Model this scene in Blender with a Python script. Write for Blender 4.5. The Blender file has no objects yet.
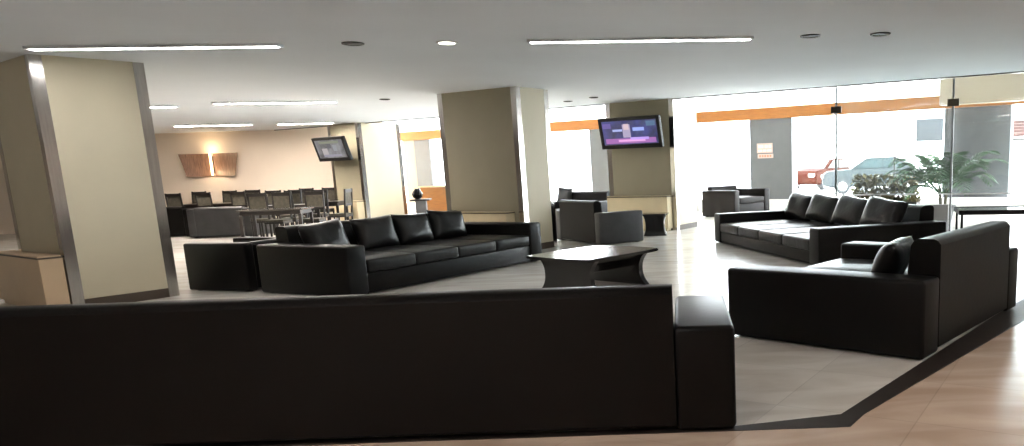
import bpy, bmesh, math, random
from mathutils import Vector, Matrix
random.seed(7)
SC = bpy.context.scene
COL = SC.collection
PI = math.pi
H = 2.78                 # lounge ceiling height
WD = Vector((.883, -.47, 0))   # direction the window wall runs in
WN = Vector((.47, .883, 0))    # its outward normal
NW = 20.7                # distance of the window wall along WN
NS = 14.6                # distance of the ceiling edge / glass partition

# ------------------------------------------------------------------ materials
def new_mat(name):
    m = bpy.data.materials.new(name); m.use_nodes = True
    nt = m.node_tree; b = nt.nodes['Principled BSDF']
    return m, nt, b

def mat(name, col, rough=.5, metal=0, noise=0, nscale=8, bump=0, bscale=60, spec=.5, coat=0, stretch=None):
    m, nt, b = new_mat(name)
    b.inputs['Base Color'].default_value = (*col, 1)
    b.inputs['Roughness'].default_value = rough
    b.inputs['Metallic'].default_value = metal
    b.inputs['Specular IOR Level'].default_value = spec
    b.inputs['Coat Weight'].default_value = coat
    tc = nt.nodes.new('ShaderNodeTexCoord'); mp = nt.nodes.new('ShaderNodeMapping')
    nt.links.new(tc.outputs['Object'], mp.inputs['Vector'])
    if stretch: mp.inputs['Scale'].default_value = stretch
    if noise:
        n = nt.nodes.new('ShaderNodeTexNoise'); n.inputs['Scale'].default_value = nscale; n.inputs['Detail'].default_value = 5
        r = nt.nodes.new('ShaderNodeValToRGB')
        r.color_ramp.elements[0].position = .3; r.color_ramp.elements[1].position = .7
        r.color_ramp.elements[0].color = (*[c*(1-noise) for c in col], 1)
        r.color_ramp.elements[1].color = (*[min(1, c*(1+noise)) for c in col], 1)
        nt.links.new(mp.outputs[0], n.inputs['Vector']); nt.links.new(n.outputs['Fac'], r.inputs[0])
        nt.links.new(r.outputs[0], b.inputs['Base Color'])
    if bump:
        n = nt.nodes.new('ShaderNodeTexNoise'); n.inputs['Scale'].default_value = bscale; n.inputs['Detail'].default_value = 3
        bp = nt.nodes.new('ShaderNodeBump'); bp.inputs['Strength'].default_value = bump; bp.inputs['Distance'].default_value = .02
        nt.links.new(mp.outputs[0], n.inputs['Vector']); nt.links.new(n.outputs['Fac'], bp.inputs['Height'])
        nt.links.new(bp.outputs[0], b.inputs['Normal'])
    return m

def emit(name, col, s):
    m, nt, b = new_mat(name)
    b.inputs['Base Color'].default_value = (*col, 1)
    b.inputs['Emission Color'].default_value = (*col, 1)
    b.inputs['Emission Strength'].default_value = s
    return m

def glass_mat(name, tint, refl=.1, milk=0):
    m = bpy.data.materials.new(name); m.use_nodes = True
    nt = m.node_tree; nt.nodes.clear()
    out = nt.nodes.new('ShaderNodeOutputMaterial')
    tr = nt.nodes.new('ShaderNodeBsdfTransparent'); tr.inputs[0].default_value = (*tint, 1)
    gl = nt.nodes.new('ShaderNodeBsdfGlossy'); gl.inputs['Roughness'].default_value = .02
    fr = nt.nodes.new('ShaderNodeFresnel'); fr.inputs[0].default_value = 1.3
    mx = nt.nodes.new('ShaderNodeMixShader')
    nt.links.new(fr.outputs[0], mx.inputs[0]); nt.links.new(tr.outputs[0], mx.inputs[1]); nt.links.new(gl.outputs[0], mx.inputs[2])
    last = mx
    if milk:
        df = nt.nodes.new('ShaderNodeBsdfTranslucent'); df.inputs[0].default_value = (1, 1, 1, 1)
        m2 = nt.nodes.new('ShaderNodeMixShader'); m2.inputs[0].default_value = milk
        nt.links.new(mx.outputs[0], m2.inputs[1]); nt.links.new(df.outputs[0], m2.inputs[2]); last = m2
    nt.links.new(last.outputs[0], out.inputs[0])
    return m

def floor_mat():
    m, nt, b = new_mat('marble_tiles')
    N = nt.nodes.new; Lk = nt.links.new
    geo = N('ShaderNodeNewGeometry')
    # zone mask: inside the dark border (lounge) or outside (walkway)
    def plane(nx, ny, d):
        v = N('ShaderNodeVectorMath'); v.operation = 'DOT_PRODUCT'; v.inputs[1].default_value = (nx, ny, 0)
        Lk(geo.outputs['Position'], v.inputs[0])
        g = N('ShaderNodeMath'); g.operation = 'GREATER_THAN'; g.inputs[1].default_value = d
        Lk(v.outputs['Value'], g.inputs[0]); return g
    a = plane(0, 1, 3.9)
    c = plane(-.795, .607, -.795*.88 + .607*4.05)
    mm = N('ShaderNodeMath'); mm.operation = 'MULTIPLY'; Lk(a.outputs[0], mm.inputs[0]); Lk(c.outputs[0], mm.inputs[1])
    mp = N('ShaderNodeMapping'); mp.inputs['Rotation'].default_value = (0, 0, math.radians(28))
    Lk(geo.outputs['Position'], mp.inputs['Vector'])
    br = N('ShaderNodeTexBrick'); br.offset = 0; br.inputs['Scale'].default_value = 1
    br.inputs['Brick Width'].default_value = .8; br.inputs['Row Height'].default_value = .8
    br.inputs['Mortar Size'].default_value = .004; br.inputs['Bias'].default_value = 0
    br.inputs['Color1'].default_value = (.93, .93, .93, 1); br.inputs['Color2'].default_value = (1.06, 1.06, 1.06, 1)
    br.inputs['Mortar'].default_value = (.86, .86, .86, 1)
    Lk(mp.outputs[0], br.inputs['Vector'])
    nz = N('ShaderNodeTexNoise'); nz.inputs['Scale'].default_value = 1.6; nz.inputs['Detail'].default_value = 7; nz.inputs['Distortion'].default_value = 1.4
    mp2 = N('ShaderNodeMapping'); mp2.inputs['Scale'].default_value = (.5, 1.7, 1); mp2.inputs['Rotation'].default_value = (0, 0, .5)
    Lk(geo.outputs['Position'], mp2.inputs['Vector']); Lk(mp2.outputs[0], nz.inputs['Vector'])
    def ramp(c0, c1):
        r = N('ShaderNodeValToRGB'); r.color_ramp.elements[0].position = .32; r.color_ramp.elements[1].position = .68
        r.color_ramp.elements[0].color = (*c0, 1); r.color_ramp.elements[1].color = (*c1, 1)
        Lk(nz.outputs['Fac'], r.inputs[0]); return r
    r_in = ramp((.58, .545, .49), (.74, .715, .665)); r_out = ramp((.47, .345, .26), (.63, .495, .395))
    mx = N('ShaderNodeMix'); mx.data_type = 'RGBA'; Lk(mm.outputs[0], mx.inputs[0]); Lk(r_out.outputs[0], mx.inputs[6]); Lk(r_in.outputs[0], mx.inputs[7])
    ml = N('ShaderNodeMix'); ml.data_type = 'RGBA'; ml.blend_type = 'MULTIPLY'; ml.inputs[0].default_value = 1
    Lk(mx.outputs[2], ml.inputs[6]); Lk(br.outputs['Color'], ml.inputs[7])
    Lk(ml.outputs[2], b.inputs['Base Color'])
    b.inputs['Roughness'].default_value = .2
    b.inputs['Specular IOR Level'].default_value = .22
    return m

def screen_mat(name, base, marks, strength, vign=None):
    """a picture on a screen: rectangles of colour in the panel's own coordinates (x, z in metres)"""
    m, nt, b = new_mat(name); N = nt.nodes.new; Lk = nt.links.new
    tc = N('ShaderNodeTexCoord'); sp = N('ShaderNodeSeparateXYZ'); Lk(tc.outputs['Object'], sp.inputs[0])
    nz = N('ShaderNodeTexNoise'); nz.inputs['Scale'].default_value = 4; Lk(tc.outputs['Object'], nz.inputs['Vector'])
    rp = N('ShaderNodeValToRGB'); rp.color_ramp.elements[0].color = (*[c*.5 for c in base], 1); rp.color_ramp.elements[1].color = (*[c*1.6 for c in base], 1)
    rp.color_ramp.elements[0].position = .35; rp.color_ramp.elements[1].position = .65
    Lk(nz.outputs['Fac'], rp.inputs[0]); cur = rp.outputs[0]
    for (x0, x1, z0, z1, col) in marks:
        f = None
        for ax, lo, hi in (('X', x0, x1), ('Z', z0, z1)):
            c = N('ShaderNodeMath'); c.operation = 'COMPARE'; c.inputs[1].default_value = (lo+hi)/2; c.inputs[2].default_value = (hi-lo)/2
            Lk(sp.outputs[ax], c.inputs[0])
            if f is None: f = c
            else:
                g = N('ShaderNodeMath'); g.operation = 'MULTIPLY'; Lk(f.outputs[0], g.inputs[0]); Lk(c.outputs[0], g.inputs[1]); f = g
        mx = N('ShaderNodeMix'); mx.data_type = 'RGBA'; Lk(f.outputs[0], mx.inputs[0]); Lk(cur, mx.inputs[6]); mx.inputs[7].default_value = (*col, 1)
        cur = mx.outputs[2]
    b.inputs['Base Color'].default_value = (.01, .01, .01, 1); b.inputs['Roughness'].default_value = .15
    Lk(cur, b.inputs['Emission Color']); b.inputs['Emission Strength'].default_value = strength
    return m

LEATHER = mat('black_leather', (.0034, .0027, .0025), .42, noise=.25, nscale=3, bump=.04, bscale=25, spec=.16)
LEATHER2 = mat('black_leather_cushion', (.0055, .0052, .0052), .36, noise=.25, nscale=5, bump=.2, bscale=14, spec=.3)
GREYLEATHER = mat('charcoal_leather', (.04, .04, .042), .42, noise=.2, nscale=4, bump=.1, bscale=30)
BROWNLEATHER = mat('dark_brown_leather', (.010, .0075, .007), .55, noise=.2, nscale=4, bump=.05, bscale=30, spec=.2)
PLASTIC = mat('black_plastic', (.006, .006, .006), .35, spec=.2)
DARKWOOD = mat('black_stained_wood', (.014, .011, .010), .2, noise=.4, nscale=6, coat=.3, stretch=(1, 8, 8))
CHAIRWOOD = mat('dark_chair_wood', (.010, .007, .005), .4, noise=.3, nscale=10)
OLIVESEAT = mat('olive_grey_upholstery', (.065, .058, .042), .8, noise=.2, nscale=20)
ORANGEWOOD = mat('orange_beech_wood', (.36, .13, .02), .4, noise=.15, nscale=4, stretch=(1, 1, 12))
PAINT_COL = mat('column_paint', (.60, .54, .40), .6, noise=.03, nscale=2)
PAINT_SHADED = mat('shaded_olive_panel', (.26, .235, .165), .55, noise=.04, nscale=2)  # column colour darkened to carry the shade of faces turned from the windows
PAINT_WALL = mat('cream_wall_paint', (.80, .69, .58), .7, noise=.03, nscale=1)
PAINT_CEIL = mat('ceiling_paint', (.74, .775, .82), .8, noise=.02, nscale=1)
PAINT_WHITE = mat('white_paint', (.85, .85, .84), .6, noise=.02, nscale=2)
PAINT_GREY = mat('grey_pier_paint', (.15, .157, .16), .6, noise=.05, nscale=3)
PAINT_DARKGREY = mat('dark_grey_render', (.12, .12, .125), .7, noise=.08, nscale=6)
PAINT_BEIGE = mat('beige_soffit_paint', (.40, .32, .235), .6, noise=.03, nscale=2)
STEEL = mat('brushed_steel', (.50, .48, .455), .16, metal=1, noise=.12, nscale=4, stretch=(8, 8, .6))
BASETRIM = mat('dark_brown_skirting', (.07, .05, .035), .5)
STRIPE = mat('dark_brown_marble', (.022, .015, .012), .45, noise=.35, nscale=9)
COVER = mat('cream_enamel', (.62, .52, .34), .5, noise=.04, nscale=3)
COVERTAN = mat('tan_enamel', (.62, .46, .30), .5, noise=.04, nscale=3)
COVERDARK = mat('brown_grille', (.10, .075, .05), .5)
LIT = emit('lit_tube', (1, .97, .94), 14)
LITFILL = emit('added_fill_tube', (1, .97, .93), 62)  # for the two strips added out of view as fill light
LITWARM = emit('warm_lit_tube', (1, .89, .79), 105)
SPOT = emit('lit_spot', (1, .93, .75), 9)
SCONCELIT = emit('sconce_glow', (1, .66, .36), 3)
DARKREFL = mat('dark_reflector', (.008, .008, .008), .5, spec=.2)
FITTING = mat('dark_patch_fitting', (.06, .05, .035), .35, metal=.7)
GLASS = glass_mat('window_glass', (.98, .99, .99))
PARTGLASS = glass_mat('partition_glass', (.93, .96, .95), milk=.014)
JOINT = mat('grey_silicone_joint', (.26, .27, .27), .4)
LEAF = mat('palm_leaf', (.014, .075, .012), .5, noise=.4, nscale=6)
LEAFDRY = mat('dry_shrub_leaf', (.16, .14, .06), .6, noise=.4, nscale=6)
STEMM = mat('palm_stem', (.10, .09, .04), .6)
POT = mat('dark_planter', (.05, .05, .05), .6)
SOIL = mat('soil', (.04, .03, .02), .9, noise=.3)
VENEER = mat('copper_walnut_veneer', (.18, .105, .075), .45, noise=.45, nscale=5, stretch=(14, 1, 1))
PAVE = mat('pale_pavement', (.74, .74, .73), .8, noise=.1, nscale=3)
FACADE = mat('white_facade', (.75, .75, .75), .8, noise=.05)
CARWHITE = mat('white_car_paint', (.022, .027, .029), .6, spec=.15)
CARRED = mat('orange_red_car_paint', (.024, .0045, .002), .7, spec=.05)
CARGLASS = mat('teal_tinted_glass', (.008, .02, .022), .3)
RUBBER = mat('tyre_rubber', (.01, .01, .012), .7)
SIGNRED = mat('red_brown_tiles', (.04, .010, .006), .7, noise=.5, nscale=6)
SIGNGREY = mat('grey_board', (.035, .037, .04), .7, spec=.1)
PAPER = mat('pink_paper', (.62, .46, .40), .7)
PAPERINK = mat('white_print', (.8, .75, .7), .7)
INKORANGE = mat('orange_print', (.55, .24, .14), .7)
TABLETOP = mat('pale_glass_top', (.55, .58, .58), .08)
WHITEPOT = mat('white_ceramic', (.8, .8, .78), .3)
TVPIC = screen_mat('news_picture', (.016, .02, .11), [
    (-.62, .62, -.22, -.115, (.28, .09, .34)), (-.30, .36, -.185, -.14, (.70, .32, .62)), (.0, .45, -.15, -.10, (.42, .28, .75)),
    (-.17, .02, -.10, .17, (.32, .28, .42)), (-.14, -.01, .06, .18, (.55, .42, .45)), (-.42, -.18, .03, .075, (.35, .42, .75)),
    (.08, .36, .03, .10, (.25, .33, .75)), (-.66, -.45, .10, .20, (.10, .07, .28)), (.42, .64, .12, .22, (.05, .12, .22))], .5)
TVPIC2 = screen_mat('match_picture', (.16, .16, .17), [
    (-.40, .42, -.20, -.14, (.30, .29, .36)), (-.40, -.15, -.14, .02, (.45, .42, .42)), (-.12, .06, .02, .20, (.09, .09, .11)),
    (-.45, .45, .14, .20, (.22, .24, .17)), (.12, .3, -.06, .10, (.28, .29, .32))], .4)

# ------------------------------------------------------------------ mesh helpers
def ob(name, bm, m, parent=None, smooth=False, angle=None):
    me = bpy.data.meshes.new(name); bmesh.ops.recalc_face_normals(bm, faces=bm.faces[:]); bm.to_mesh(me); bm.free()
    for k in (m if isinstance(m, (list, tuple)) else [m]): me.materials.append(k)
    if smooth:
        for p in me.polygons: p.use_smooth = True
        if angle: me.set_sharp_from_angle(angle=angle)
    o = bpy.data.objects.new(name, me); COL.objects.link(o)
    if parent: o.parent = parent
    return o

def tag(o, label, cat, group=None, kind=None):
    o['label'] = label; o['category'] = cat
    if group: o['group'] = group
    if kind: o['kind'] = kind
    return o

def root(name, loc=(0, 0, 0), rz=0, label=None, cat=None, group=None):
    o = bpy.data.objects.new(name, None); COL.objects.link(o); o.empty_display_size = .1
    o.location = loc; o.rotation_euler = (0, 0, rz)
    if label: tag(o, label, cat, group)
    return o

def struct(o): o['kind'] = 'structure'; return o

def BM(): return bmesh.new()

def box(bm, x0, x1, y0, y1, z0, z1, bev=0, seg=2, M=None):
    t = bmesh.new()
    bmesh.ops.create_cube(t, size=1, matrix=Matrix.Translation(((x0+x1)/2, (y0+y1)/2, (z0+z1)/2)) @ Matrix.Diagonal((x1-x0, y1-y0, z1-z0, 1)))
    if bev: bmesh.ops.bevel(t, geom=t.edges[:], offset=bev, segments=seg, affect='EDGES', profile=.5)
    if M is not None: t.transform(M)
    me = bpy.data.meshes.new('t'); t.to_mesh(me); t.free(); bm.from_mesh(me); bpy.data.meshes.remove(me)
    return bm

def prism(bm, pts, z0, z1, M=None):
    """vertical extrusion of an outline"""
    lo = [bm.verts.new((x, y, z0)) for x, y in pts]; hi = [bm.verts.new((x, y, z1)) for x, y in pts]
    if M is not None:
        for v in lo+hi: v.co = M @ v.co
    n = len(pts)
    bm.faces.new(lo[::-1]); bm.faces.new(hi)
    for i in range(n): bm.faces.new((lo[i], lo[(i+1) % n], hi[(i+1) % n], hi[i]))
    return bm

def extr(bm, pts, y0, y1, M=None):
    """outline in x-z extruded along y"""
    a = [bm.verts.new((x, y0, z)) for x, z in pts]; b = [bm.verts.new((x, y1, z)) for x, z in pts]
    if M is not None:
        for v in a+b: v.co = M @ v.co
    n = len(pts)
    bm.faces.new(a); bm.faces.new(b[::-1])
    for i in range(n): bm.faces.new((a[i], b[i], b[(i+1) % n], a[(i+1) % n]))
    return bm

def tube(bm, pts, r, n=8, r2=None):
    pts = [Vector(p) for p in pts]; rings = []
    for i, p in enumerate(pts):
        d = (pts[min(i+1, len(pts)-1)] - pts[max(i-1, 0)]).normalized()
        q = d.to_track_quat('Z', 'Y'); rr = r if r2 is None else r + (r2-r)*i/(len(pts)-1)
        rings.append([bm.verts.new(p + q @ Vector((rr*math.cos(2*PI*k/n), rr*math.sin(2*PI*k/n), 0))) for k in range(n)])
    for a, b in zip(rings, rings[1:]):
        for k in range(n): bm.faces.new((a[k], a[(k+1) % n], b[(k+1) % n], b[k]))
    bm.faces.new(rings[0][::-1]); bm.faces.new(rings[-1])
    return bm

def lathe(bm, prof, n=24, c=(0, 0, 0)):
    rings = [[bm.verts.new((c[0]+r*math.cos(2*PI*k/n), c[1]+r*math.sin(2*PI*k/n), c[2]+z)) for k in range(n)] for r, z in prof]
    for a, b in zip(rings, rings[1:]):
        for k in range(n): bm.faces.new((a[k], a[(k+1) % n], b[(k+1) % n], b[k]))
    bm.faces.new(rings[0][::-1]); bm.faces.new(rings[-1])
    return bm

def pillow_bm(w, h, t, n=14, seed=0):
    """a stuffed square cushion standing in x-z, thickness along y"""
    bm = BM(); rnd = random.Random(seed); ph = rnd.random()*6
    def P(i, j, s):
        x = -1+2*i/n; z = -1+2*j/n
        px = x*(1-.07*(1-z*z)); pz = z*(1-.07*(1-x*x))
        th = t/2*max(0, (1-x**4))**.6*max(0, (1-z**4))**.6
        th *= 1+.08*math.sin(4*x+ph)*math.cos(3*z+ph)
        return (px*w/2, s*th, pz*h/2)
    fr = {}; bk = {}
    for i in range(n+1):
        for j in range(n+1):
            e = i in (0, n) or j in (0, n)
            fr[i, j] = bm.verts.new(P(i, j, 1)); bk[i, j] = fr[i, j] if e else bm.verts.new(P(i, j, -1))
    for i in range(n):
        for j in range(n):
            bm.faces.new((fr[i, j], fr[i+1, j], fr[i+1, j+1], fr[i, j+1]))
            bm.faces.new((bk[i, j], bk[i, j+1], bk[i+1, j+1], bk[i+1, j]))
    return bm

def seat_bm(x0, x1, y0, y1, z0, z1, crown=.02):
    bm = box(BM(), x0, x1, y0, y1, z0, z1, .03, 3)
    bmesh.ops.subdivide_edges(bm, edges=[e for e in bm.edges if e.calc_length() > .15], cuts=5, use_grid_fill=True)
    cx, cy, hx, hy = (x0+x1)/2, (y0+y1)/2, (x1-x0)/2, (y1-y0)/2
    for v in bm.verts:
        if v.co.z > (z0+z1)/2:
            a = max(0, 1-((v.co.x-cx)/hx)**4)*max(0, 1-((v.co.y-cy)/hy)**4); v.co.z += crown*a
    return bm

# ------------------------------------------------------------------ seating
def sofa(name, loc, rz, L, D, ha, hb, seats, label, cat, group=None, wa=.28, tb=.26, leather=LEATHER, sh=.42, back=None):
    """local frame: x along the front, +y the back side; origin on the floor at the centre of the footprint"""
    t = root(name, (loc[0], loc[1], 0), rz, label, cat, group)
    x0, x1, y0, y1 = -L/2, L/2, -D/2, D/2
    for s in (-1, 1):
        a0, a1 = (x0, x0+wa) if s < 0 else (x1-wa, x1)
        ob('armrest', box(BM(), a0, a1, y0, y1, .012, ha, .028, 3), leather, t, True, .6)
    ob('base', box(BM(), x0+wa+.002, x1-wa-.002, y0+.02, y1-.02, .03, sh-.16, .012, 2), leather, t, True, .6)
    # backrest leans slightly backwards at its front face
    bm = BM(); yb = y1-.004
    pr = [(yb-tb-.04, sh-.17), (yb, .05), (yb, hb-.04), (yb-.02, hb-.012), (yb-.05, hb), (yb-tb+.10, hb), (yb-tb+.06, hb-.02), (yb-tb+.04, hb-.05)]
    pr[0] = (yb-tb-.04, .05)
    extr(bm, [(p[0], p[1]) for p in pr], -(x1-wa-.003), -(x0+wa+.003), Matrix.Rotation(PI/2, 4, 'Z'))
    ob('backrest', bm, back or leather, t, True, .6)
    w = (L-2*wa-.01)/seats
    for k in range(seats):
        ob('seat_cushion', seat_bm(x0+wa+.005+k*w+.004, x0+wa+.005+(k+1)*w-.004, y0+.0, yb-tb-.03, sh-.155, sh), LEATHER2 if leather is LEATHER else leather, t, True, .7)
    for sx in (-1, 1):
        for sy in (-1, 1):
            ob('foot', box(BM(), sx*(L/2-.1)-.03, sx*(L/2-.1)+.03, sy*(D/2-.1)-.03, sy*(D/2-.1)+.03, 0, .03), PLASTIC, t)
    return t

def from_corner(o, th, L, D):
    """centre of a footprint whose corner o has its front running along th"""
    c, s = math.cos(th), math.sin(th)
    return (o[0]+L/2*c-D/2*s, o[1]+L/2*s+D/2*c)

def local(t, x, y, z):
    c, s = math.cos(t.rotation_euler[2]), math.sin(t.rotation_euler[2])
    return (t.location[0]+x*c-y*s, t.location[1]+x*s+y*c, z)

def pillow(t, x, y, zc, w, h, th, tilt, turn, roll, label, group, m=LEATHER2, seed=0):
    bm = pillow_bm(w, h, th, seed=seed)
    o = ob('throw_cushion', bm, m, None, True)
    o.location = local(t, x, y, zc)
    o.rotation_euler = (Matrix.Rotation(t.rotation_euler[2]+turn, 3, 'Z') @ Matrix.Rotation(tilt, 3, 'X') @ Matrix.Rotation(roll, 3, 'Y')).to_euler()
    return tag(o, label, 'cushion', group)

# long sofa between the columns
LA, DA = 3.572, 1.591
sA = sofa('leather_sofa', from_corner((-3.937, 8.641), 1.104, LA, DA), 1.104, LA, DA, .60, .80, 4,
          'long black leather four-seat sofa with loose cushions behind the coffee table', 'sofa')
for k, (x, nm) in enumerate(((-1.20, 'plump black cushion at the near end of the four-seat sofa by the coffee table'),
                             (-.42, 'second black cushion from the near end of the four-seat sofa by the coffee table'),
                             (.24, 'third black cushion from the near end of the four-seat sofa by the coffee table'),
                             (.92, 'black cushion at the far end of the four-seat sofa nearest the middle column'))):
    pillow(sA, x, .27, .625, .66, .46, .24, -.34, .05*(-1)**k, .06*(k-1.5), nm, 'cushions on the sofa by the coffee table', seed=k)

# three-seat sofa showing its back, on the dark floor border
LB, DB, tB = 2.291, 1.652, .907
oB = (.269+LB*math.cos(tB), 6.13+LB*math.sin(tB))
sB = sofa('leather_sofa', from_corner(oB, tB+PI, LB, DB), tB+PI, LB, DB, .566, .825, 2,
          'black leather sofa with its tall back along the dark floor border', 'sofa', wa=.30)
pillow(sB, LB/2-.60, .33, .60, .56, .40, .20, -.42, .12, .04, 'black cushion against the back of the sofa beside the dark floor border', 'cushions on the sofa beside the floor border', seed=11)

# four-seat sofa in front of the glass partition
LC, DC, tC = 4.135, 1.954, 1.877
oC = (1.654+LC*math.cos(tC), 9.915+LC*math.sin(tC))
sC = sofa('leather_sofa', from_corner(oC, tC+PI, LC, DC), tC+PI, LC, DC, .52, .73, 4,
          'black leather four-seat sofa below the palm and the glass partition', 'sofa', wa=.30, sh=.36)
for k, (x, nm) in enumerate(((-1.42, 'black cushion on the four-seat sofa by the glass partition, farthest from the palm'),
                             (-.55, 'second black cushion from the far arm of the sofa by the glass partition'),
                             (.40, 'third black cushion from the far arm of the sofa by the glass partition'),
                             (1.28, 'black cushion beside the near arm of the sofa by the glass partition'))):
    pillow(sC, x, .45, .60, .90, .50, .26, -.42, .12, .10, nm, 'cushions on the sofa by the glass partition', seed=20+k)

# foreground sofa seen from behind
LD, DD = 4.3, .98
sD = sofa('leather_sofa', (.2-LD/2*math.cos(.012), 3.86+DD/2-.012*LD/2), PI+.012, LD, DD, .575, .785, 4,
          'big dark leather sofa turned away, its back filling the front of the room', 'sofa', wa=.315, tb=.22)

# armchairs
aG = sofa('leather_armchair', from_corner((-1.658, 13.817), .639, .94, 1.75), .639+PI/2, 1.75, .94, .59, .80, 1,
          'charcoal leather armchair with a shade-darkened back beside the middle column', 'armchair', wa=.2, tb=.2, leather=GREYLEATHER, sh=.40, back=LEATHER)  # black backrest puts the shade of that side into its colour
aH = sofa('leather_armchair', (-2.75, 18.95), -.49, 1.6, 1.0, .60, .82, 1,
          'dark armchair half hidden behind the charcoal armchair, below the window', 'armchair', wa=.2, tb=.2)
pillow(aH, -.62, .25, .74, .42, .40, .16, -.2, .2, .1, 'grey cushion propped up on the armchair below the window', None, GREYLEATHER, 31)
aE = sofa('leather_armchair', (1.22, 20.79), .82, 1.5, 1.15, .70, .80, 1,
          'dark brown armchair by the grey pier with the notice', 'armchair', wa=.22, tb=.22, leather=BROWNLEATHER, sh=.50)
aF = sofa('leather_armchair', (-5.90, 10.02), -1.865, .9, .98, .615, .62, 1,
          'low black armchair between the steel-edged column and the four-seat sofa', 'armchair', wa=.16, tb=.18, sh=.40)
aI = sofa('leather_armchair', (-11.55, 19.35), PI-.094, 1.66, 1.0, .70, .74, 1,
          'charcoal armchair with its back turned, in front of the dining tables', 'armchair', wa=.2, tb=.22, leather=GREYLEATHER, sh=.40)

aJ = sofa('leather_armchair', (-13.35, 20.0), PI-.05, 1.4, 1.0, .70, .76, 1,
          'black armchair half hidden by the near steel-edged column, before the dining tables', 'armchair', wa=.2, tb=.22, sh=.40)

# ------------------------------------------------------------------ coffee table and side table
def pedestal_table(name, loc, rz, Lx, Wy, h, label, bulge=.07):
    t = root(name, (loc[0], loc[1], 0), rz, label, 'table')
    pts = []
    for (ax, ay, bx, by) in ((-1, -1, 1, -1), (1, -1, 1, 1), (1, 1, -1, 1), (-1, 1, -1, -1)):
        for k in range(8):
            u = k/8; b = 1+bulge*4*u*(1-u)
            x = ax+(bx-ax)*u; y = ay+(by-ay)*u
            if ax == bx: x *= b
            else: y *= b
            pts.append((x*Lx/2, y*Wy/2))
    bm = prism(BM(), pts, h-.035, h)
    bmesh.ops.bevel(bm, geom=[e for e in bm.edges if abs(e.verts[0].co.z-e.verts[1].co.z) < 1e-4], offset=.008, segments=2, affect='EDGES')
    ob('tabletop', bm, DARKWOOD, t, True, .5)
    # two slab legs, wide at head and foot, waisted in the middle
    for s in (-1, 1):
        pl = []
        for k in range(15):
            z = k/14; w = .37+.10*abs(2*z-1)**2.4
            pl.append((-w*Wy, z*(h-.036)))
        pl = pl+[(-x, z) for x, z in pl[::-1]]
        bm = extr(BM(), pl, s*(Lx/2-.19)-.035, s*(Lx/2-.19)+.035, None)
        bm.transform(Matrix.Rotation(PI/2, 4, 'Z') @ Matrix.Scale(1, 4))
        ob('slab_leg', bm, DARKWOOD, t)
    ob('stretcher', box(BM(), -Lx/2+.22, Lx/2-.22, -.03, .03, h*.42, h*.42+.09, .006), DARKWOOD, t)
    return t
pedestal_table('coffee_table', (-1.17, 9.0), .93, 1.22, .98, .42, 'black wooden coffee table with two waisted slab legs')
pedestal_table('side_table', (-.74, 15.55), 1.45, .46, .50, .45, 'small black side table beside the charcoal armchair', .04)

# ------------------------------------------------------------------ setting
def wbox(name, a0, a1, n0, n1, z0, z1, m, bev=0):
    """box laid along the window wall: a along WD, n along WN"""
    M = Matrix(((WD.x, WN.x, 0, 0), (WD.y, WN.y, 0, 0), (0, 0, 1, 0), (0, 0, 0, 1)))
    return ob(name, box(BM(), a0, a1, n0, n1, z0, z1, bev, 2, M), m)
def wa(x, y): return WD.x*x+WD.y*y
def wn(x, y): return WN.x*x+WN.y*y
def pt(a, n): return (WD.x*a+WN.x*n, WD.y*a+WN.y*n)

XL, XR, YR = -26, 9, -3
YB = 22.9
# floor
flo = [(XL, YR), (XR, YR), (XR, 15.5)] + [pt(wa(9, 18.65), NW+.1), pt(-24.5, NW+.1), (-14.5, YB), (XL, YB)]
struct(ob('floor', prism(BM(), flo, -.15, 0), floor_mat()))
# dark inlaid border
bs = BM()
prism(bs, [(-4.2, 3.845), (.81, 3.865), (.925, 4.06), (.80, 4.075), (.2, 3.935), (-4.2, 3.93)], .0005, .003)
prism(bs, [(.925, 4.06), (2.98, 6.57), (8.2, 13.4), (8.0, 13.55), (2.76, 6.74), (.80, 4.075)], .0005, .003)
struct(ob('trim_1', bs, STRIPE))
# lounge ceiling up to the step, with a slot-free slab
ce = [(XL, YR), (XR, YR), pt(wa(9, 11.74), NS), pt(-28, NS), (XL, 27)]
ob_c = struct(ob('ceiling', prism(BM(), ce, H, H+.25), PAINT_CEIL))
struct(wbox('trim_2', -28, 3.2, NS-.02, NS+.05, H-.015, H+1.25, PAINT_WHITE))
struct(wbox('trim_6', -28, 3.2, NS-.075, NS-.02, H-.02, H-.001, FITTING))
# raised ceiling at the windows
up = [pt(-28, NS+.05), pt(3.2, NS+.05), pt(3.2, NW+.2), pt(-28, NW+.2)]
struct(ob('ceiling', prism(BM(), up, 4.0, 4.2), PAINT_WHITE))
# walls
struct(ob('wall_back', box(BM(), XL, -9.0, YB, YB+.2, 0, 4.2), PAINT_WALL))
struct(ob('wall_alcove', prism(BM(), [(-9.0, YB), (-9.0, YB+.2), (-12.2, 30.3), (-12.5, 30.2), (-9.3, YB+.2)], 0, 4.2), PAINT_WALL))
struct(ob('wall_left', box(BM(), XL-.2, XL, YR, YB, 0, H), PAINT_WALL))
struct(ob('wall_rear', box(BM(), XL, XR, YR-.2, YR, 0, H), PAINT_WALL))
wr = BM(); box(wr, XR, XR+.2, YR, 15, 0, 4.2); box(wr, XR, XR+.2, 15, 19, 2.5, 4.2)
struct(ob('wall_right', wr, PAINT_WHITE))
struct(ob('window_7', box(BM(), XR+.08, XR+.1, 15, 19, 0.02, 2.5), GLASS))

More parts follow.
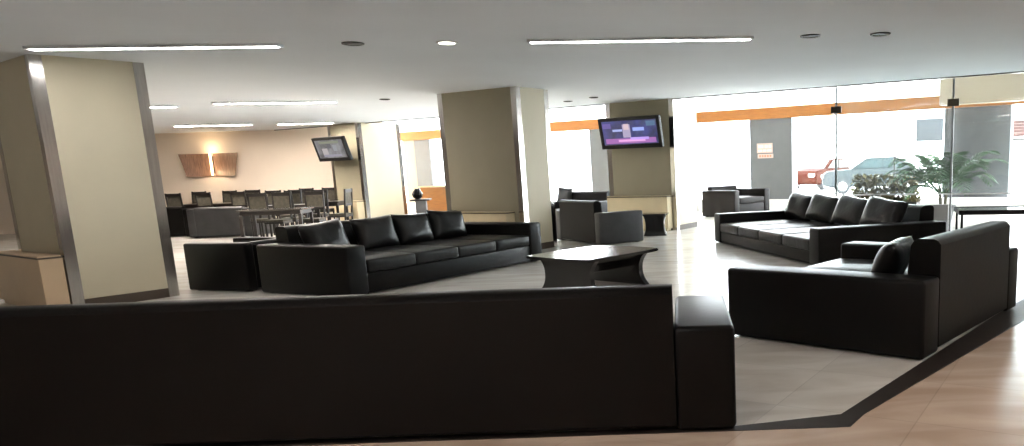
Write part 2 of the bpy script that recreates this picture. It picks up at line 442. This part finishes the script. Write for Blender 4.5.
# window wall: sill, orange band, piers, clerestory
A0, A1 = wa(-12.3, 30.1), wa(9.2, 18.55)
struct(wbox('wall_sill', A0, A1, NW-.06, NW+.15, 0, .34, PAINT_WHITE, .01))
struct(wbox('trim_3', A0, A1, NW-.10, NW+.06, 2.60, 2.92, ORANGEWOOD, .006))
piers = [(wa(-10.66, 29.12), wa(-10.14, 28.84), PAINT_BEIGE), (wa(-10.14, 28.84), wa(-9.47, 28.48), PAINT_GREY), (wa(-3.19, 25.14), wa(-2.2, 24.6), PAINT_GREY),
         (wa(1.77, 22.5), wa(2.9, 21.9), PAINT_GREY)]
for i, (a, b, m) in enumerate(piers):
    struct(wbox('wall_pier', a, b, NW-.03, NW+.4, .34 if i else 0, 2.6, m))
edges = [A0] + [v for p in piers[1:] for v in p[:2]] + [A1]
for i in range(0, len(edges), 2):
    a, b = edges[i], edges[i+1]
    if i == 0: a = piers[0][1]+.0
    if b-a < .2: continue
    struct(wbox('window_%d' % (i//2+1), a, b, NW+.05, NW+.062, .34, 2.6, GLASS))
struct(wbox('window_5', A0, A1, NW+.05, NW+.062, 2.92, 4.0, GLASS))

# beige lowered soffit behind the partition, and the dark pier outside below it
struct(wbox('trim_4', wa(6.1, 18.9), A1, 19.3, 19.7, 2.60, 3.22, PAINT_BEIGE, .01))
struct(wbox('trim_5', wa(6.55, 20.1), wa(7.95, 19.3), NW+.3, NW+.9, 0, 4.0, PAINT_DARKGREY, .01))

# columns: painted box, steel corner strips, dark skirting
def column(o, th, wD, wL, panel=True, top=H):
    t = root('column', (o[0], o[1], 0), th); t['kind'] = 'structure'
    e = .004
    ob('shaft', box(BM(), 0, wL, 0, wD, 0, top), PAINT_COL, t)
    if panel: ob('shaded_face_panel', box(BM(), -.003, -.0005, .06, wD-.06, .0, top-.002), PAINT_SHADED, t)  # inset panel; its darker tone stands in for shade away from the windows
    w = .11
    for cx, cy in ((0, 0), (wL, 0), (0, wD), (wL, wD)):
        b = BM(); ix = 1 if cx == 0 else -1; iy = 1 if cy == 0 else -1
        p = [(cx-ix*e, cy-iy*e), (cx+ix*w, cy-iy*e), (cx+ix*w, cy), (cx, cy), (cx, cy+iy*w), (cx-ix*e, cy+iy*w)]
        prism(b, p, .0, top-.001); ob('corner_strip', b, STEEL, t)
    b = BM(); k = .012
    box(b, w, wL-w, -k, 0, 0, .11); box(b, -k, 0, w, wD-w, 0, .11); box(b, wL, wL+k, w, wD-w, 0, .11); box(b, w, wL-w, wD, wD+k, 0, .11)
    ob('skirting', b, BASETRIM, t)
    return t
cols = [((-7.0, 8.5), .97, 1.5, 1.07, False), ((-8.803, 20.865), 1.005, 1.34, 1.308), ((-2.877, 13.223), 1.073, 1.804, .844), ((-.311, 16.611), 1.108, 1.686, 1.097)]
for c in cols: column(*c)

def on_col(i, x, y):
    o, th = cols[i][0], cols[i][1]; c, s = math.cos(th), math.sin(th)
    return (o[0]+x*c-y*s, o[1]+x*s+y*c)

def radiator(i, y0, y1, h, m, label, dep=.22, slats=14):
    o, th = cols[i][0], cols[i][1]
    x, y = on_col(i, -.012, (y0+y1)/2)
    t = root('radiator_cover', (x, y, 0), th, label, 'radiator cover')
    L = (y1-y0)/2
    b = BM(); box(b, -dep, -.001, -L, L, .05, h-.03, .008); box(b, -dep+.03, -.02, -L+.04, L-.04, 0, .05)
    ob('casing', b, m, t)
    ob('grille_tray', box(BM(), -dep-.01, -.001, -L-.01, L+.01, h-.03, h-.012, .003), COVERDARK, t)
    b = BM(); n = max(6, int((y1-y0)/.07))
    for k in range(n):
        c = -L+(k+.5)*2*L/n
        box(b, -dep, -.01, c-L/n*.62, c+L/n*.62, h-.012, h)
    ob('grille', b, m, t)
    return t
radiator(0, .02, 1.65, .63, COVERTAN, 'tan radiator cover with slatted top against the near steel-edged column')
radiator(1, .05, 1.10, .72, COVER, 'cream radiator cover against the column with the small television')
radiator(2, .20, 1.78, .70, COVER, 'cream radiator cover behind the four-seat sofa, on the middle column')
radiator(3, .10, 1.62, .76, COVER, 'cream radiator cover below the television showing a news picture')

# ------------------------------------------------------------------ televisions
def television(i, c, rz, tilt, w, h, pic, arm, label):
    t = root('television', c, rz, label, 'television')
    R = Matrix.Rotation(tilt, 4, 'X')
    def add(n, bm, m): bm.transform(R); return ob(n, bm, m, t)
    b = BM(); box(b, -w/2, w/2, -.02, .06, -h/2, h/2, .012); box(b, -w*.36, w*.36, .05, .15, -h*.36, h*.36, .03)
    add('housing', b, PLASTIC)
    s = add('screen', box(BM(), -w/2+.08, w/2-.08, -.026, -.018, -h/2+.09, h/2-.07), pic)
    b = BM(); 
    for a in ((-w/2, w/2, -h/2, -h/2+.088), (-w/2, w/2, h/2-.068, h/2)): box(b, a[0], a[1], -.034, -.018, a[2], a[3], .004)
    for a in ((-w/2, -w/2+.078), (w/2-.078, w/2)): box(b, a[0], a[1], -.034, -.018, -h/2, h/2, .004)
    add('bezel', b, PLASTIC)
    b = BM(); tube(b, [(0, .12, 0), (0, .12+arm, .02)], .03)
    b2 = box(BM(), -.14, .14, .10+arm, .12+arm, -.12, .16, .004)
    ob('mount_arm', b, PLASTIC, t); ob('wall_plate', b2, PLASTIC, t)
    return t
x, y = on_col(3, -.36, .84)
television(3, (x-.02, y, 2.11), cols[3][1]-PI/2, math.radians(12), 1.5, .66, TVPIC, .222, 'large television showing a blue and pink news picture')
x, y = on_col(1, -.42, .62)
television(1, (x, y, 2.11), cols[1][1]-PI/2-.02, math.radians(16), 1.42, .64, TVPIC2, .22, 'small television with a grey picture on the column by the dining area')

# ------------------------------------------------------------------ ceiling lights
def strip_light(p0, p1, m, label, w=.10):
    p0, p1 = Vector(p0), Vector(p1); d = p1-p0
    t = root('strip_light', ((p0.x+p1.x)/2, (p0.y+p1.y)/2, H), math.atan2(d.y, d.x), label, 'ceiling light', 'linear ceiling lights')
    L = d.length/2
    ob('tube', box(BM(), -L, L, -w/2, w/2, -.028, -.012, .004), m, t)
    b = BM(); box(b, -L-.03, L+.03, -w/2-.02, w/2+.02, -.012, -.001)
    box(b, -L-.03, L+.03, -w/2-.02, -w/2-.004, -.03, -.012); box(b, -L-.03, L+.03, w/2+.004, w/2+.02, -.03, -.012)
    box(b, -L-.03, -L-.004, -w/2-.004, w/2+.004, -.03, -.012); box(b, L+.004, L+.03, -w/2-.004, w/2+.004, -.03, -.012)
    ob('frame', b, PAINT_CEIL, t)
strip_light((-6.63, 8.1), (-4.28, 8.39), LIT, 'lit ceiling strip light over the near steel-edged column')
strip_light((-1.68, 8.65), (.72, 8.92), LIT, 'lit ceiling strip light over the coffee table')
strip_light((-3.4, .9), (-1.0, 1.2), LITFILL, 'added unseen ceiling strip brightening the floor in front of the dark sofa')  # added out of view to brighten the front floor
strip_light((3.6, 3.2), (5.9, 3.5), LITFILL, 'added unseen ceiling strip brightening the floor beside the dark border')  # second added fill strip, also out of view
strip_light((-8.6, 14.34), (-6.6, 14.78), LITWARM, 'lit ceiling strip light before the dining tables, longest of the far ones', .12)
strip_light((-12.96, 19.84), (-11.2, 20.1), LITWARM, 'lit ceiling strip light nearest the wall lamp', .14)
strip_light((-10.6, 14.5), (-9.52, 14.65), LITWARM, 'lit ceiling strip light cut off by the near steel-edged column', .12)
strip_light((-10.6, 20.3), (-9.3, 20.5), LITWARM, 'lit ceiling strip light in front of the small television', .12)

def downlight(x, y, lit, label, r=.09):
    t = root('downlight', (x, y, H), 0, label, 'downlight', 'round ceiling downlights')
    ob('trim_ring', lathe(BM(), [(r, -.001), (r+.025, -.001), (r+.022, -.012), (r-.004, -.016), (r-.006, -.003)], 24), PAINT_WHITE if lit else DARKREFL, t, True, .6)
    ob('lens', lathe(BM(), [(r-.008, -.002), (r-.008, -.009), (r*.5, -.012)], 24), SPOT if lit else DARKREFL, t)
downlight(-2.57, 8.6, True, 'lit round downlight, the only one that is on')
downlight(-3.53, 8.48, False, 'dark downlight between the lit one and a strip light')
downlight(1.4, 8.95, False, 'dark downlight nearest the end of the strip light over the coffee table')
downlight(2.19, 8.97, False, 'dark downlight farthest from the strip light over the coffee table')
downlight(-5.64, 14.7, False, 'small dark downlight in front of the column with the small television', .07)
downlight(-2.49, 16.4, False, 'small dark downlight just beyond the middle column', .07)
downlight(-1.87, 15.7, False, 'small dark downlight in front of the large television', .07)

# ------------------------------------------------------------------ wall lamp
def wall_lamp():
    t = root('wall_lamp', (-13.98, YB, 1.83), 0, 'wide walnut wall lamp with a glowing slit on the cream wall', 'wall lamp')
    for s in (-1, 1):
        b = BM(); n = 14; g = {}
        for i in range(n+1):
            for j in range(2):
                u = i/n; top = .86; bot = .70
                x = s*(.02+u*((top if j else bot)-.02)); dy = -.05-.20*u*u
                for k in range(2): g[i, j, k] = b.verts.new((x, dy+.018*k, (.33 if j else -.33)))
        for i in range(n):
            b.faces.new((g[i, 0, 0], g[i+1, 0, 0], g[i+1, 1, 0], g[i, 1, 0])); b.faces.new((g[i, 0, 1], g[i, 1, 1], g[i+1, 1, 1], g[i+1, 0, 1]))
            for j in range(2): b.faces.new((g[i, j, 0], g[i, j, 1], g[i+1, j, 1], g[i+1, j, 0]))
        for i in (0, n): b.faces.new((g[i, 0, 0], g[i, 1, 0], g[i, 1, 1], g[i, 0, 1]))
        ob('veneer_panel', b, VENEER, t, True, .5)
    ob('glow_tube', tube(BM(), [(0, -.15, -.30), (0, -.15, .34)], .03, 12), SCONCELIT, t)
    ob('back_plate', box(BM(), -.12, .12, -.03, -.001, -.25, .25, .01), STEEL, t)
    ob('bracket', box(BM(), -.5, .5, -.035, -.002, -.03, .03, .005), VENEER, t)
    for z in (-.15, .3):
        l = bpy.data.lights.new('lamp_bulb', 'POINT'); l.energy = 3; l.color = (1, .72, .42); l.shadow_soft_size = .05
        lo = bpy.data.objects.new('lamp_bulb', l); COL.objects.link(lo); lo.parent = t; lo.location = (0, -.24, z*1.5)
wall_lamp()

# ------------------------------------------------------------------ dining area
def table_bm(): pass
def dining_table(x, y, rz, w, d, label, top=CHAIRWOOD):
    t = root('dining_table', (x, y, 0), rz, label, 'table', 'dining tables')
    ob('tabletop', box(BM(), -w/2, w/2, -d/2, d/2, .715, .75, .006), top, t)
    ob('apron', box(BM(), -w/2+.05, w/2-.05, -d/2+.05, d/2-.05, .63, .715), CHAIRWOOD, t)
    for sx in (-1, 1):
        for sy in (-1, 1):
            ob('leg', box(BM(), sx*(w/2-.06)-.03, sx*(w/2-.06)+.03, sy*(d/2-.06)-.03, sy*(d/2-.06)+.03, 0, .64, .004), CHAIRWOOD, t)
def make_chair():
    t = root('dining_chair')
    ob('seat', box(BM(), -.21, .21, -.21, .21, .43, .48, .015), OLIVESEAT, t)
    ob('seat_frame', box(BM(), -.215, .215, -.215, .215, .39, .43, .004), CHAIRWOOD, t)
    for sx in (-1, 1):
        ob('leg', box(BM(), sx*.195-.018, sx*.195+.018, -.205, -.169, 0, .39, .003), CHAIRWOOD, t)
        b = BM(); tube(b, [(sx*.195, .19, 0), (sx*.195, .19, .45), (sx*.195, .25, 1.08)], .024, 6); ob('leg', b, CHAIRWOOD, t)
    b = BM(); box(b, -.2, .2, .225, .255, .99, 1.07, .004); ob('top_rail', b, CHAIRWOOD, t)
    b = BM(); box(b, -.2, .2, .2, .225, .66, .72, .004); ob('lower_rail', b, CHAIRWOOD, t)
    ob('back_panel', box(BM(), -.175, .175, .210, .228, .72, .99, .004), OLIVESEAT, t)
    return t
CH = make_chair(); first = [True]
def chair(x, y, rz, label):
    if first[0]: r = CH; first[0] = False
    else:
        r = CH.copy(); COL.objects.link(r)
        for ch in CH.children:
            c = ch.copy(); COL.objects.link(c); c.parent = r
    r.location = (x, y, 0); r.rotation_euler = (0, 0, rz)
    tag(r, label, 'chair', 'dining chairs')
dining_table(-8.95, 16.6, .15, 1.3, .8, 'dark dining table just behind the long sofa, nearest of the dining tables', mat('worn_dark_tabletop', (.05, .045, .04), .15))
dining_table(-9.75, 18.7, .1, 1.2, .8, 'dark dining table in line with the end of the turned-away charcoal armchair')
dining_table(-9.6, 20.35, .1, .85, .8, 'small dark dining table closest to the small television')
dining_table(-13.4, 21.7, .0, 1.8, .8, 'long dark dining table under the wall lamp')
dining_table(-10.9, 21.5, .0, 1.3, .8, 'dark dining table against the cream wall, between the wall lamp and the column')
nm = 'dark dining chair '
chair(-12.0, 20.75, PI-.1, nm+'just behind the turned-away charcoal armchair')
chair(-9.95, 17.9, PI+.1, nm+'before the table in line with the charcoal armchair')
chair(-9.3, 17.95, PI-.15, nm+'between the two nearest tables, closer to the long sofa')
chair(-8.55, 17.35, .1, nm+'on the far side of the nearest table')
chair(-9.3, 17.3, .0, nm+'on the far side of the nearest table, towards the wall lamp')
chair(-8.75, 19.2, PI/2+PI, nm+'between the nearest table and the small television')
chair(-9.45, 19.42, .0, nm+'behind the table in line with the charcoal armchair')
chair(-10.1, 19.42, .1, nm+'behind that table, at its end nearer the charcoal armchair')
chair(-13.9, 21.0, PI, nm+'on the near side of the long table, below the wall lamp')
chair(-13.1, 21.0, PI, nm+'near the middle of the long table, beyond the black armchair')
chair(-14.4, 22.4, 0, nm+'against the wall at the end of the long table')
chair(-13.5, 22.4, 0, nm+'against the wall directly under the wall lamp')
chair(-12.8, 22.4, .1, nm+'against the wall just past the wall lamp')
chair(-11.2, 22.3, 0, nm+'by the cream wall, between wall lamp and column')
chair(-10.5, 22.3, .1, nm+'by the cream wall, closest to the column')
chair(-11.1, 20.8, PI, nm+'with its back to the lounge, at the table by the wall')
chair(-10.5, 20.8, PI+.1, nm+'turned to the table by the wall, nearer the column')

# ------------------------------------------------------------------ reception end
def counter():
    t = root('reception_counter', (-6.95, 22.6, 0), -.49, 'orange wooden counter in front of the window beyond the middle column', 'counter')
    ob('front_panel', box(BM(), -1.0, 1.0, -.3, .3, .06, .98, .006), ORANGEWOOD, t)
    ob('plinth', box(BM(), -.96, .96, -.26, .26, 0, .06), BASETRIM, t)
    ob('countertop', box(BM(), -1.03, 1.03, -.34, .34, .98, 1.02, .006), mat('pale_counter_top', (.55, .42, .24), .3), t)
counter()
t = root('pedestal_stand', (-7.0, 20.0, 0), .2, 'dark square-topped stand in front of the orange counter', 'stand')
ob('top', box(BM(), -.24, .24, -.24, .24, .70, .74, .006), CHAIRWOOD, t)
ob('post', box(BM(), -.13, .13, -.13, .13, .03, .70, .006), PAINT_DARKGREY, t)
ob('foot', box(BM(), -.18, .18, -.18, .18, 0, .03, .004), CHAIRWOOD, t)
tag(ob('vase', lathe(BM(), [(.06, 0), (.12, .06), (.14, .13), (.10, .21), (.06, .25), (.07, .27)], 20), PLASTIC, None, True, .7),
    'round dark vase on the square-topped stand', 'vase').location = (-7.08, 20.0, .74)

# ------------------------------------------------------------------ notice on the pier
M = Matrix(((WD.x, WN.x, 0, 0), (WD.y, WN.y, 0, 0), (0, 0, 1, 0), (0, 0, 0, 1)))
ac = (wa(1.96, 22.4)+wa(2.40, 22.17))/2
px, py = pt(ac, NW-.034)
t = root('notice', (px, py, 1.72), math.atan2(WD.y, WD.x), 'two pale pink notices pinned on the grey pier', 'notice')
ob('upper_sheet', box(BM(), -.24, .24, -.008, 0, -.06, .21), PAPER, t)
ob('lower_sheet', box(BM(), -.22, .26, -.008, 0, -.21, -.09), PAPER, t)
b = BM()
for k, (x0, x1) in enumerate(((-.20, -.04), (0, .09), (.12, .2))): box(b, x0, x1, -.010, -.008, .08, .16)
for k, (x0, x1) in enumerate(((-.2, -.08), (-.05, .05), (.08, .2))): box(b, x0, x1, -.010, -.008, -.02, .03)
ob('white_print', b, PAPERINK, t)
b = BM()
for k in range(5): box(b, -.17+k*.08, -.12+k*.08, -.010, -.008, -.18, -.12)
ob('orange_print', b, INKORANGE, t)

# ------------------------------------------------------------------ glass partition at the ceiling step
j1, j2, j3 = wa(2.75, 14.79), wa(4.62, 13.75), 3.2
zt = 2.50
t = root('glass_partition', (*pt((j1+j2)/2, NS-.1), 0), math.atan2(WD.y, WD.x), 'frameless clear glass partition standing behind the four-seat sofa and palm side', 'glass partition')
t['label'] = 'frameless clear glass partition with dark clamps between the sofas and the palm'
mid = (j1+j2)/2
for a, b_ in ((j1, j2), (j2, j3)):
    ob('glass_panel', box(BM(), a-mid+.012, b_-mid-.012, -.006, .006, .745, 2.33), PARTGLASS, t)
    ob('top_panel', box(BM(), a-mid+.012, b_-mid-.012, -.006, .006, 2.345, H-.03), PARTGLASS, t)
for a in (j1, j2): ob('joint', box(BM(), a-mid-.018, a-mid+.018, -.014, .014, .0, H-.03), JOINT, t)
for a in (j1, j2): ob('clamp', box(BM(), a-mid-.10, a-mid+.10, -.022, .022, 2.27, 2.40, .004), FITTING, t)
ob('kick_panel', box(BM(), j1-mid, j2-mid-.03, -.03, .03, 0, .54, .005), mat('pale_grey_panel', (.42, .42, .41), .5), t)
ob('rail', box(BM(), j1-mid, j3-mid, -.02, .02, .715, .74, .004), PAINT_WHITE, t)

# ------------------------------------------------------------------ table at the right
t = root('glass_table', (3.98, 9.55, 0), -.25, 'pale glass-topped table with a thin black frame near the partition', 'table')
ob('tabletop', box(BM(), -.62, .62, -.38, .38, .725, .737), TABLETOP, t)
b = BM()
for y_ in (-.4, .38): box(b, -.64, .64, y_, y_+.02, .69, .745)
for x_ in (-.64, .62): box(b, x_, x_+.02, -.38, .38, .69, .745)
ob('frame', b, PLASTIC, t)
for sx in (-1, 1):
    for sy in (-1, 1): ob('leg', tube(BM(), [(sx*.6, sy*.36, 0), (sx*.6, sy*.36, .69)], .015), PLASTIC, t)

# ------------------------------------------------------------------ plants behind the glass
def frond(L, rise, droop, az, n=17, w=.30, lm=LEAF, parent=None, nm='frond', base=(0, 0, 0)):
    b = BM(); P = []
    for i in range(n+1):
        u = i/n; r = L*u*(1-.10*u); z = rise*math.sin(min(1, u*1.15)*PI/2) - droop*u*u
        P.append(Vector((base[0]+r*math.cos(az), base[1]+r*math.sin(az), base[2]+z)))
    tube(b, P, .010, 5, .002)
    side = Vector((-math.sin(az), math.cos(az), 0))
    for i in range(3, n+1):
        u = i/n; ln = w*(math.sin(PI*min(1, .18+u*.80)))**.8+.03
        d = (P[i]-P[i-1]).normalized()
        for s in (-1, 1):
            tip = P[i]+side*s*ln*.8+d*ln*.62+Vector((0, 0, -.22*ln))
            m_ = P[i]*.45+tip*.55+Vector((0, 0, .05*ln)); wv = d*.026
            v = [b.verts.new(P[i]-wv*.4), b.verts.new(m_-wv), b.verts.new(tip), b.verts.new(m_+wv), b.verts.new(P[i]+wv*.4)]
            b.faces.new(v)
    return ob(nm, b, lm, parent)
def palm(x, y, label, zpot=.42):
    t = root('potted_palm', (x, y, 0), 0, label, 'plant')
    ob('pot', lathe(BM(), [(.17, 0), (.24, zpot-.04), (.26, zpot-.04), (.26, zpot), (.22, zpot), (.22, zpot-.05)], 24), POT, t, True, .5)
    ob('soil', lathe(BM(), [(.215, zpot-.06), (.20, zpot-.03), (.05, zpot-.02)], 20), SOIL, t)
    for k in range(4): 
        a = k*1.7; ob('stem', tube(BM(), [(.05*math.cos(a), .05*math.sin(a), zpot-.05), (.1*math.cos(a), .1*math.sin(a), zpot+.35)], .018), STEMM, t)
    rnd = random.Random(3)
    for k in range(30):
        a = k*2.4+rnd.uniform(-.2, .2)
        frond(rnd.uniform(.75, 1.30), rnd.uniform(.35, 1.0), rnd.uniform(.15, .55), a, parent=t, base=(.1*math.cos(a), .1*math.sin(a), zpot+.25), w=.34)
palm(5.15, 15.7, 'bushy green potted palm behind the glass partition')
def shrub(x, y, label, w, h, n, lm):
    t = root('planter_shrub', (x, y, 0), math.atan2(WD.y, WD.x), label, 'plant')
    b = BM(); box(b, -w/2, w/2, -.2, .2, 0, .40, .01); ob('planter_box', b, POT, t)
    b = BM(); rnd = random.Random(5)
    for k in range(n):
        p = Vector((rnd.uniform(-w/2, w/2), rnd.uniform(-.2, .2), .40+rnd.random()**1.3*h)); q = Matrix.Rotation(rnd.random()*6, 3, 'Z') @ Matrix.Rotation(rnd.uniform(-.9, .9), 3, 'X')
        vs = [b.verts.new(p+q @ Vector(c)) for c in ((-.04, 0, 0), (0, .09, .01), (.04, 0, 0), (0, -.09, .01))]; b.faces.new(vs)
    for k in range(30):
        x_ = rnd.uniform(-w/2+.03, w/2-.03); tube(b, [(x_, 0, .38), (x_+rnd.uniform(-.08, .08), rnd.uniform(-.1, .1), .40+h*.8)], .006, 4)
    ob('foliage', b, lm, t)
shrub(4.5, 17.75, 'low dry-looking shrub in a dark planter behind the glass partition', 1.5, .62, 1500, LEAFDRY)

# ------------------------------------------------------------------ outside
gnd = [pt(-90, NW+.16), pt(90, NW+.16), pt(90, NW+90), pt(-90, NW+90)]
struct(ob('pavement', prism(BM(), gnd, -.2, -.04), PAVE))
struct(ob('pavement', prism(BM(), [(XR+.2, 0), (40, -20), (60, -6), (XR+.2, 18.5)], -.2, -.04), PAVE))

def car(loc, rz, paint, label):
    t = root('parked_car', (loc[0], loc[1], -.04), rz, label, 'car')
    body = [(-2.1, .35), (-2.15, .75), (-1.95, .95), (-.95, 1.02), (1.35, 1.05), (1.95, .95), (2.12, .8), (2.15, .4), (1.75, .28), (-1.75, .28)]
    bm = extr(BM(), body, -.85, .85); bmesh.ops.bevel(bm, geom=bm.edges[:], offset=.05, segments=2, affect='EDGES')
    ob('body', bm, paint, t, True, .6)
    cab = [(-.95, 1.0), (-.25, 1.48), (.95, 1.50), (1.75, 1.0)]
    bm = extr(BM(), cab, -.72, .72); bmesh.ops.bevel(bm, geom=bm.edges[:], offset=.04, segments=2, affect='EDGES')
    ob('cabin', bm, paint, t, True, .6)
    b = BM()
    for y_ in (-.735, .725):
        extr(b, [(-.72, 1.05), (-.22, 1.40), (.33, 1.42), (.33, 1.05)], y_, y_+.012); extr(b, [(.42, 1.05), (.42, 1.42), (.88, 1.42), (1.45, 1.05)], y_, y_+.012)
    wsM = Matrix.Identity(4)
    v = [b.verts.new(c) for c in ((-.93, -.62, 1.04), (-.93, .62, 1.04), (-.29, .58, 1.47), (-.29, -.58, 1.47))]; b.faces.new(v)
    ob('windows', b, CARGLASS, t)
    for sx in (-1.3, 1.3):
        for sy in (-.80, .80):
            w = tube(BM(), [(sx, sy-.1, .32), (sx, sy+.1, .32)], .32, 24); o = ob('wheel', w, RUBBER, t)
            ob('hubcap', tube(BM(), [(sx, sy-.105, .32), (sx, sy+.105, .32)], .19, 16), STEEL, o)
    b = BM(); 
    for sy in (-.6, .6): box(b, -2.17, -2.10, sy-.16, sy+.16, .66, .80, .02)
    ob('headlights', b, WHITEPOT, t)
car((7.9, 33.5), -.15, CARWHITE, 'pale grey-blue car with teal windows parked outside the glass')
car((6.75, 39.5), .9, CARRED, 'orange-red car parked outside behind the pale car')
# far white facade across the street
fb = BM(); fM = Matrix.Translation((10, 62, 0)) @ Matrix.Rotation(-.3, 4, 'Z')
box(fb, -40, 40, 0, 4, -.1, 12, 0, 2, fM)
fo = root('street_building', (10, 62, 0), -.3, 'pale building across the street', 'building')
ob('facade', box(BM(), -40, 40, 0, 4, -.1, 10), FACADE, fo); fb.free()
# signs, bracket frame and tiled canopy
t = root('outdoor_sign', (7.72, 25.0, 0), -.3, 'pale grey square sign outside, above the palm', 'sign')
ob('board', box(BM(), -.42, .42, -.03, .03, 1.9, 2.6, .01), SIGNGREY, t)
ob('pole', tube(BM(), [(0, .06, -.04), (0, .06, 2.5)], .03), JOINT, t)
t = root('support_frame', (7.55, 27.2, -.04), -.2, 'thin grey frame with a slanting bar outside the window', 'frame')
ob('post', tube(BM(), [(-.35, 0, 0), (-.35, 0, 1.5)], .045), PLASTIC, t)
ob('slanting_bar', tube(BM(), [(-.35, 0, 1.47), (.95, 0, .62)], .035), PLASTIC, t)
ob('strut', tube(BM(), [(-.35, 0, .55), (.95, 0, .62), (.95, 0, 0)], .03), PLASTIC, t)
t = root('tiled_canopy', (11.0, 25.0, 0), -.3, 'red-brown tiled canopy outside at the edge of the view', 'canopy')
b = BM(); 
for k in range(5): box(b, -.9, .9, -.5+k*.2, -.25+k*.2, 1.95+k*.10, 2.08+k*.10, .03)
ob('tiles', b, SIGNRED, t)
ob('beam', box(BM(), -.95, .95, -.55, .45, 1.82, 1.90, .01), CHAIRWOOD, t)
for sx in (-.85, .85): ob('post', tube(BM(), [(sx, .3, -.04), (sx, .3, 1.85)], .05), PAINT_WHITE, t)

# ------------------------------------------------------------------ light
w = bpy.data.worlds.new('overcast'); SC.world = w; w.use_nodes = True
bg = w.node_tree.nodes['Background']; bg.inputs[0].default_value = (.90, .96, 1, 1); bg.inputs[1].default_value = 10.5
def portal(a0, a1, n, z0, z1):
    l = bpy.data.lights.new('window_portal', 'AREA'); l.shape = 'RECTANGLE'; l.size = a1-a0; l.size_y = z1-z0; l.cycles.is_portal = True
    o = bpy.data.objects.new('window_portal', l); COL.objects.link(o)
    x, y = pt((a0+a1)/2, n)
    o.matrix_world = Matrix(((WD.x, 0, WN.x, x), (WD.y, 0, WN.y, y), (0, 1, 0, (z0+z1)/2), (0, 0, 0, 1)))
portal(A0, A1, NW+.12, .34, 4.0)
l = bpy.data.lights.new('window_portal', 'AREA'); l.shape = 'RECTANGLE'; l.size = 4; l.size_y = 2.5; l.cycles.is_portal = True
o = bpy.data.objects.new('window_portal', l); COL.objects.link(o)
o.matrix_world = Matrix(((0, 0, 1, XR+.15), (1, 0, 0, 17), (0, 1, 0, 1.25), (0, 0, 0, 1)))

# ------------------------------------------------------------------ camera
cam = bpy.data.cameras.new('camera'); co = bpy.data.objects.new('camera', cam); COL.objects.link(co); SC.camera = co
cam.sensor_fit = 'HORIZONTAL'; cam.sensor_width = 36; cam.lens = 762.42/1024*36
cam.shift_x = (512-694.17)/1024; cam.shift_y = (304.91-223)/1024
Rm = ((.9994836516902155, -.005821109617251984, -.03159975770185687), (-.032131448831201594, -.18107194380510824, -.9829448210162398), (0, .9834526251169721, -.1811654882987826))
co.matrix_world = Matrix(((Rm[0][0], -Rm[1][0], -Rm[2][0], 0), (Rm[0][1], -Rm[1][1], -Rm[2][1], 0), (Rm[0][2], -Rm[1][2], -Rm[2][2], 1.4), (0, 0, 0, 1)))
cam.clip_end = 300
vs = SC.view_settings; vs.view_transform = 'Standard'; vs.look = 'None'; vs.gamma = 1; vs.use_curve_mapping = False; vs.exposure = 1.35
SC.cycles.max_bounces = 10; SC.cycles.diffuse_bounces = 6; SC.cycles.glossy_bounces = 4; SC.cycles.transparent_max_bounces = 16
SC.cycles.sample_clamp_indirect = 6
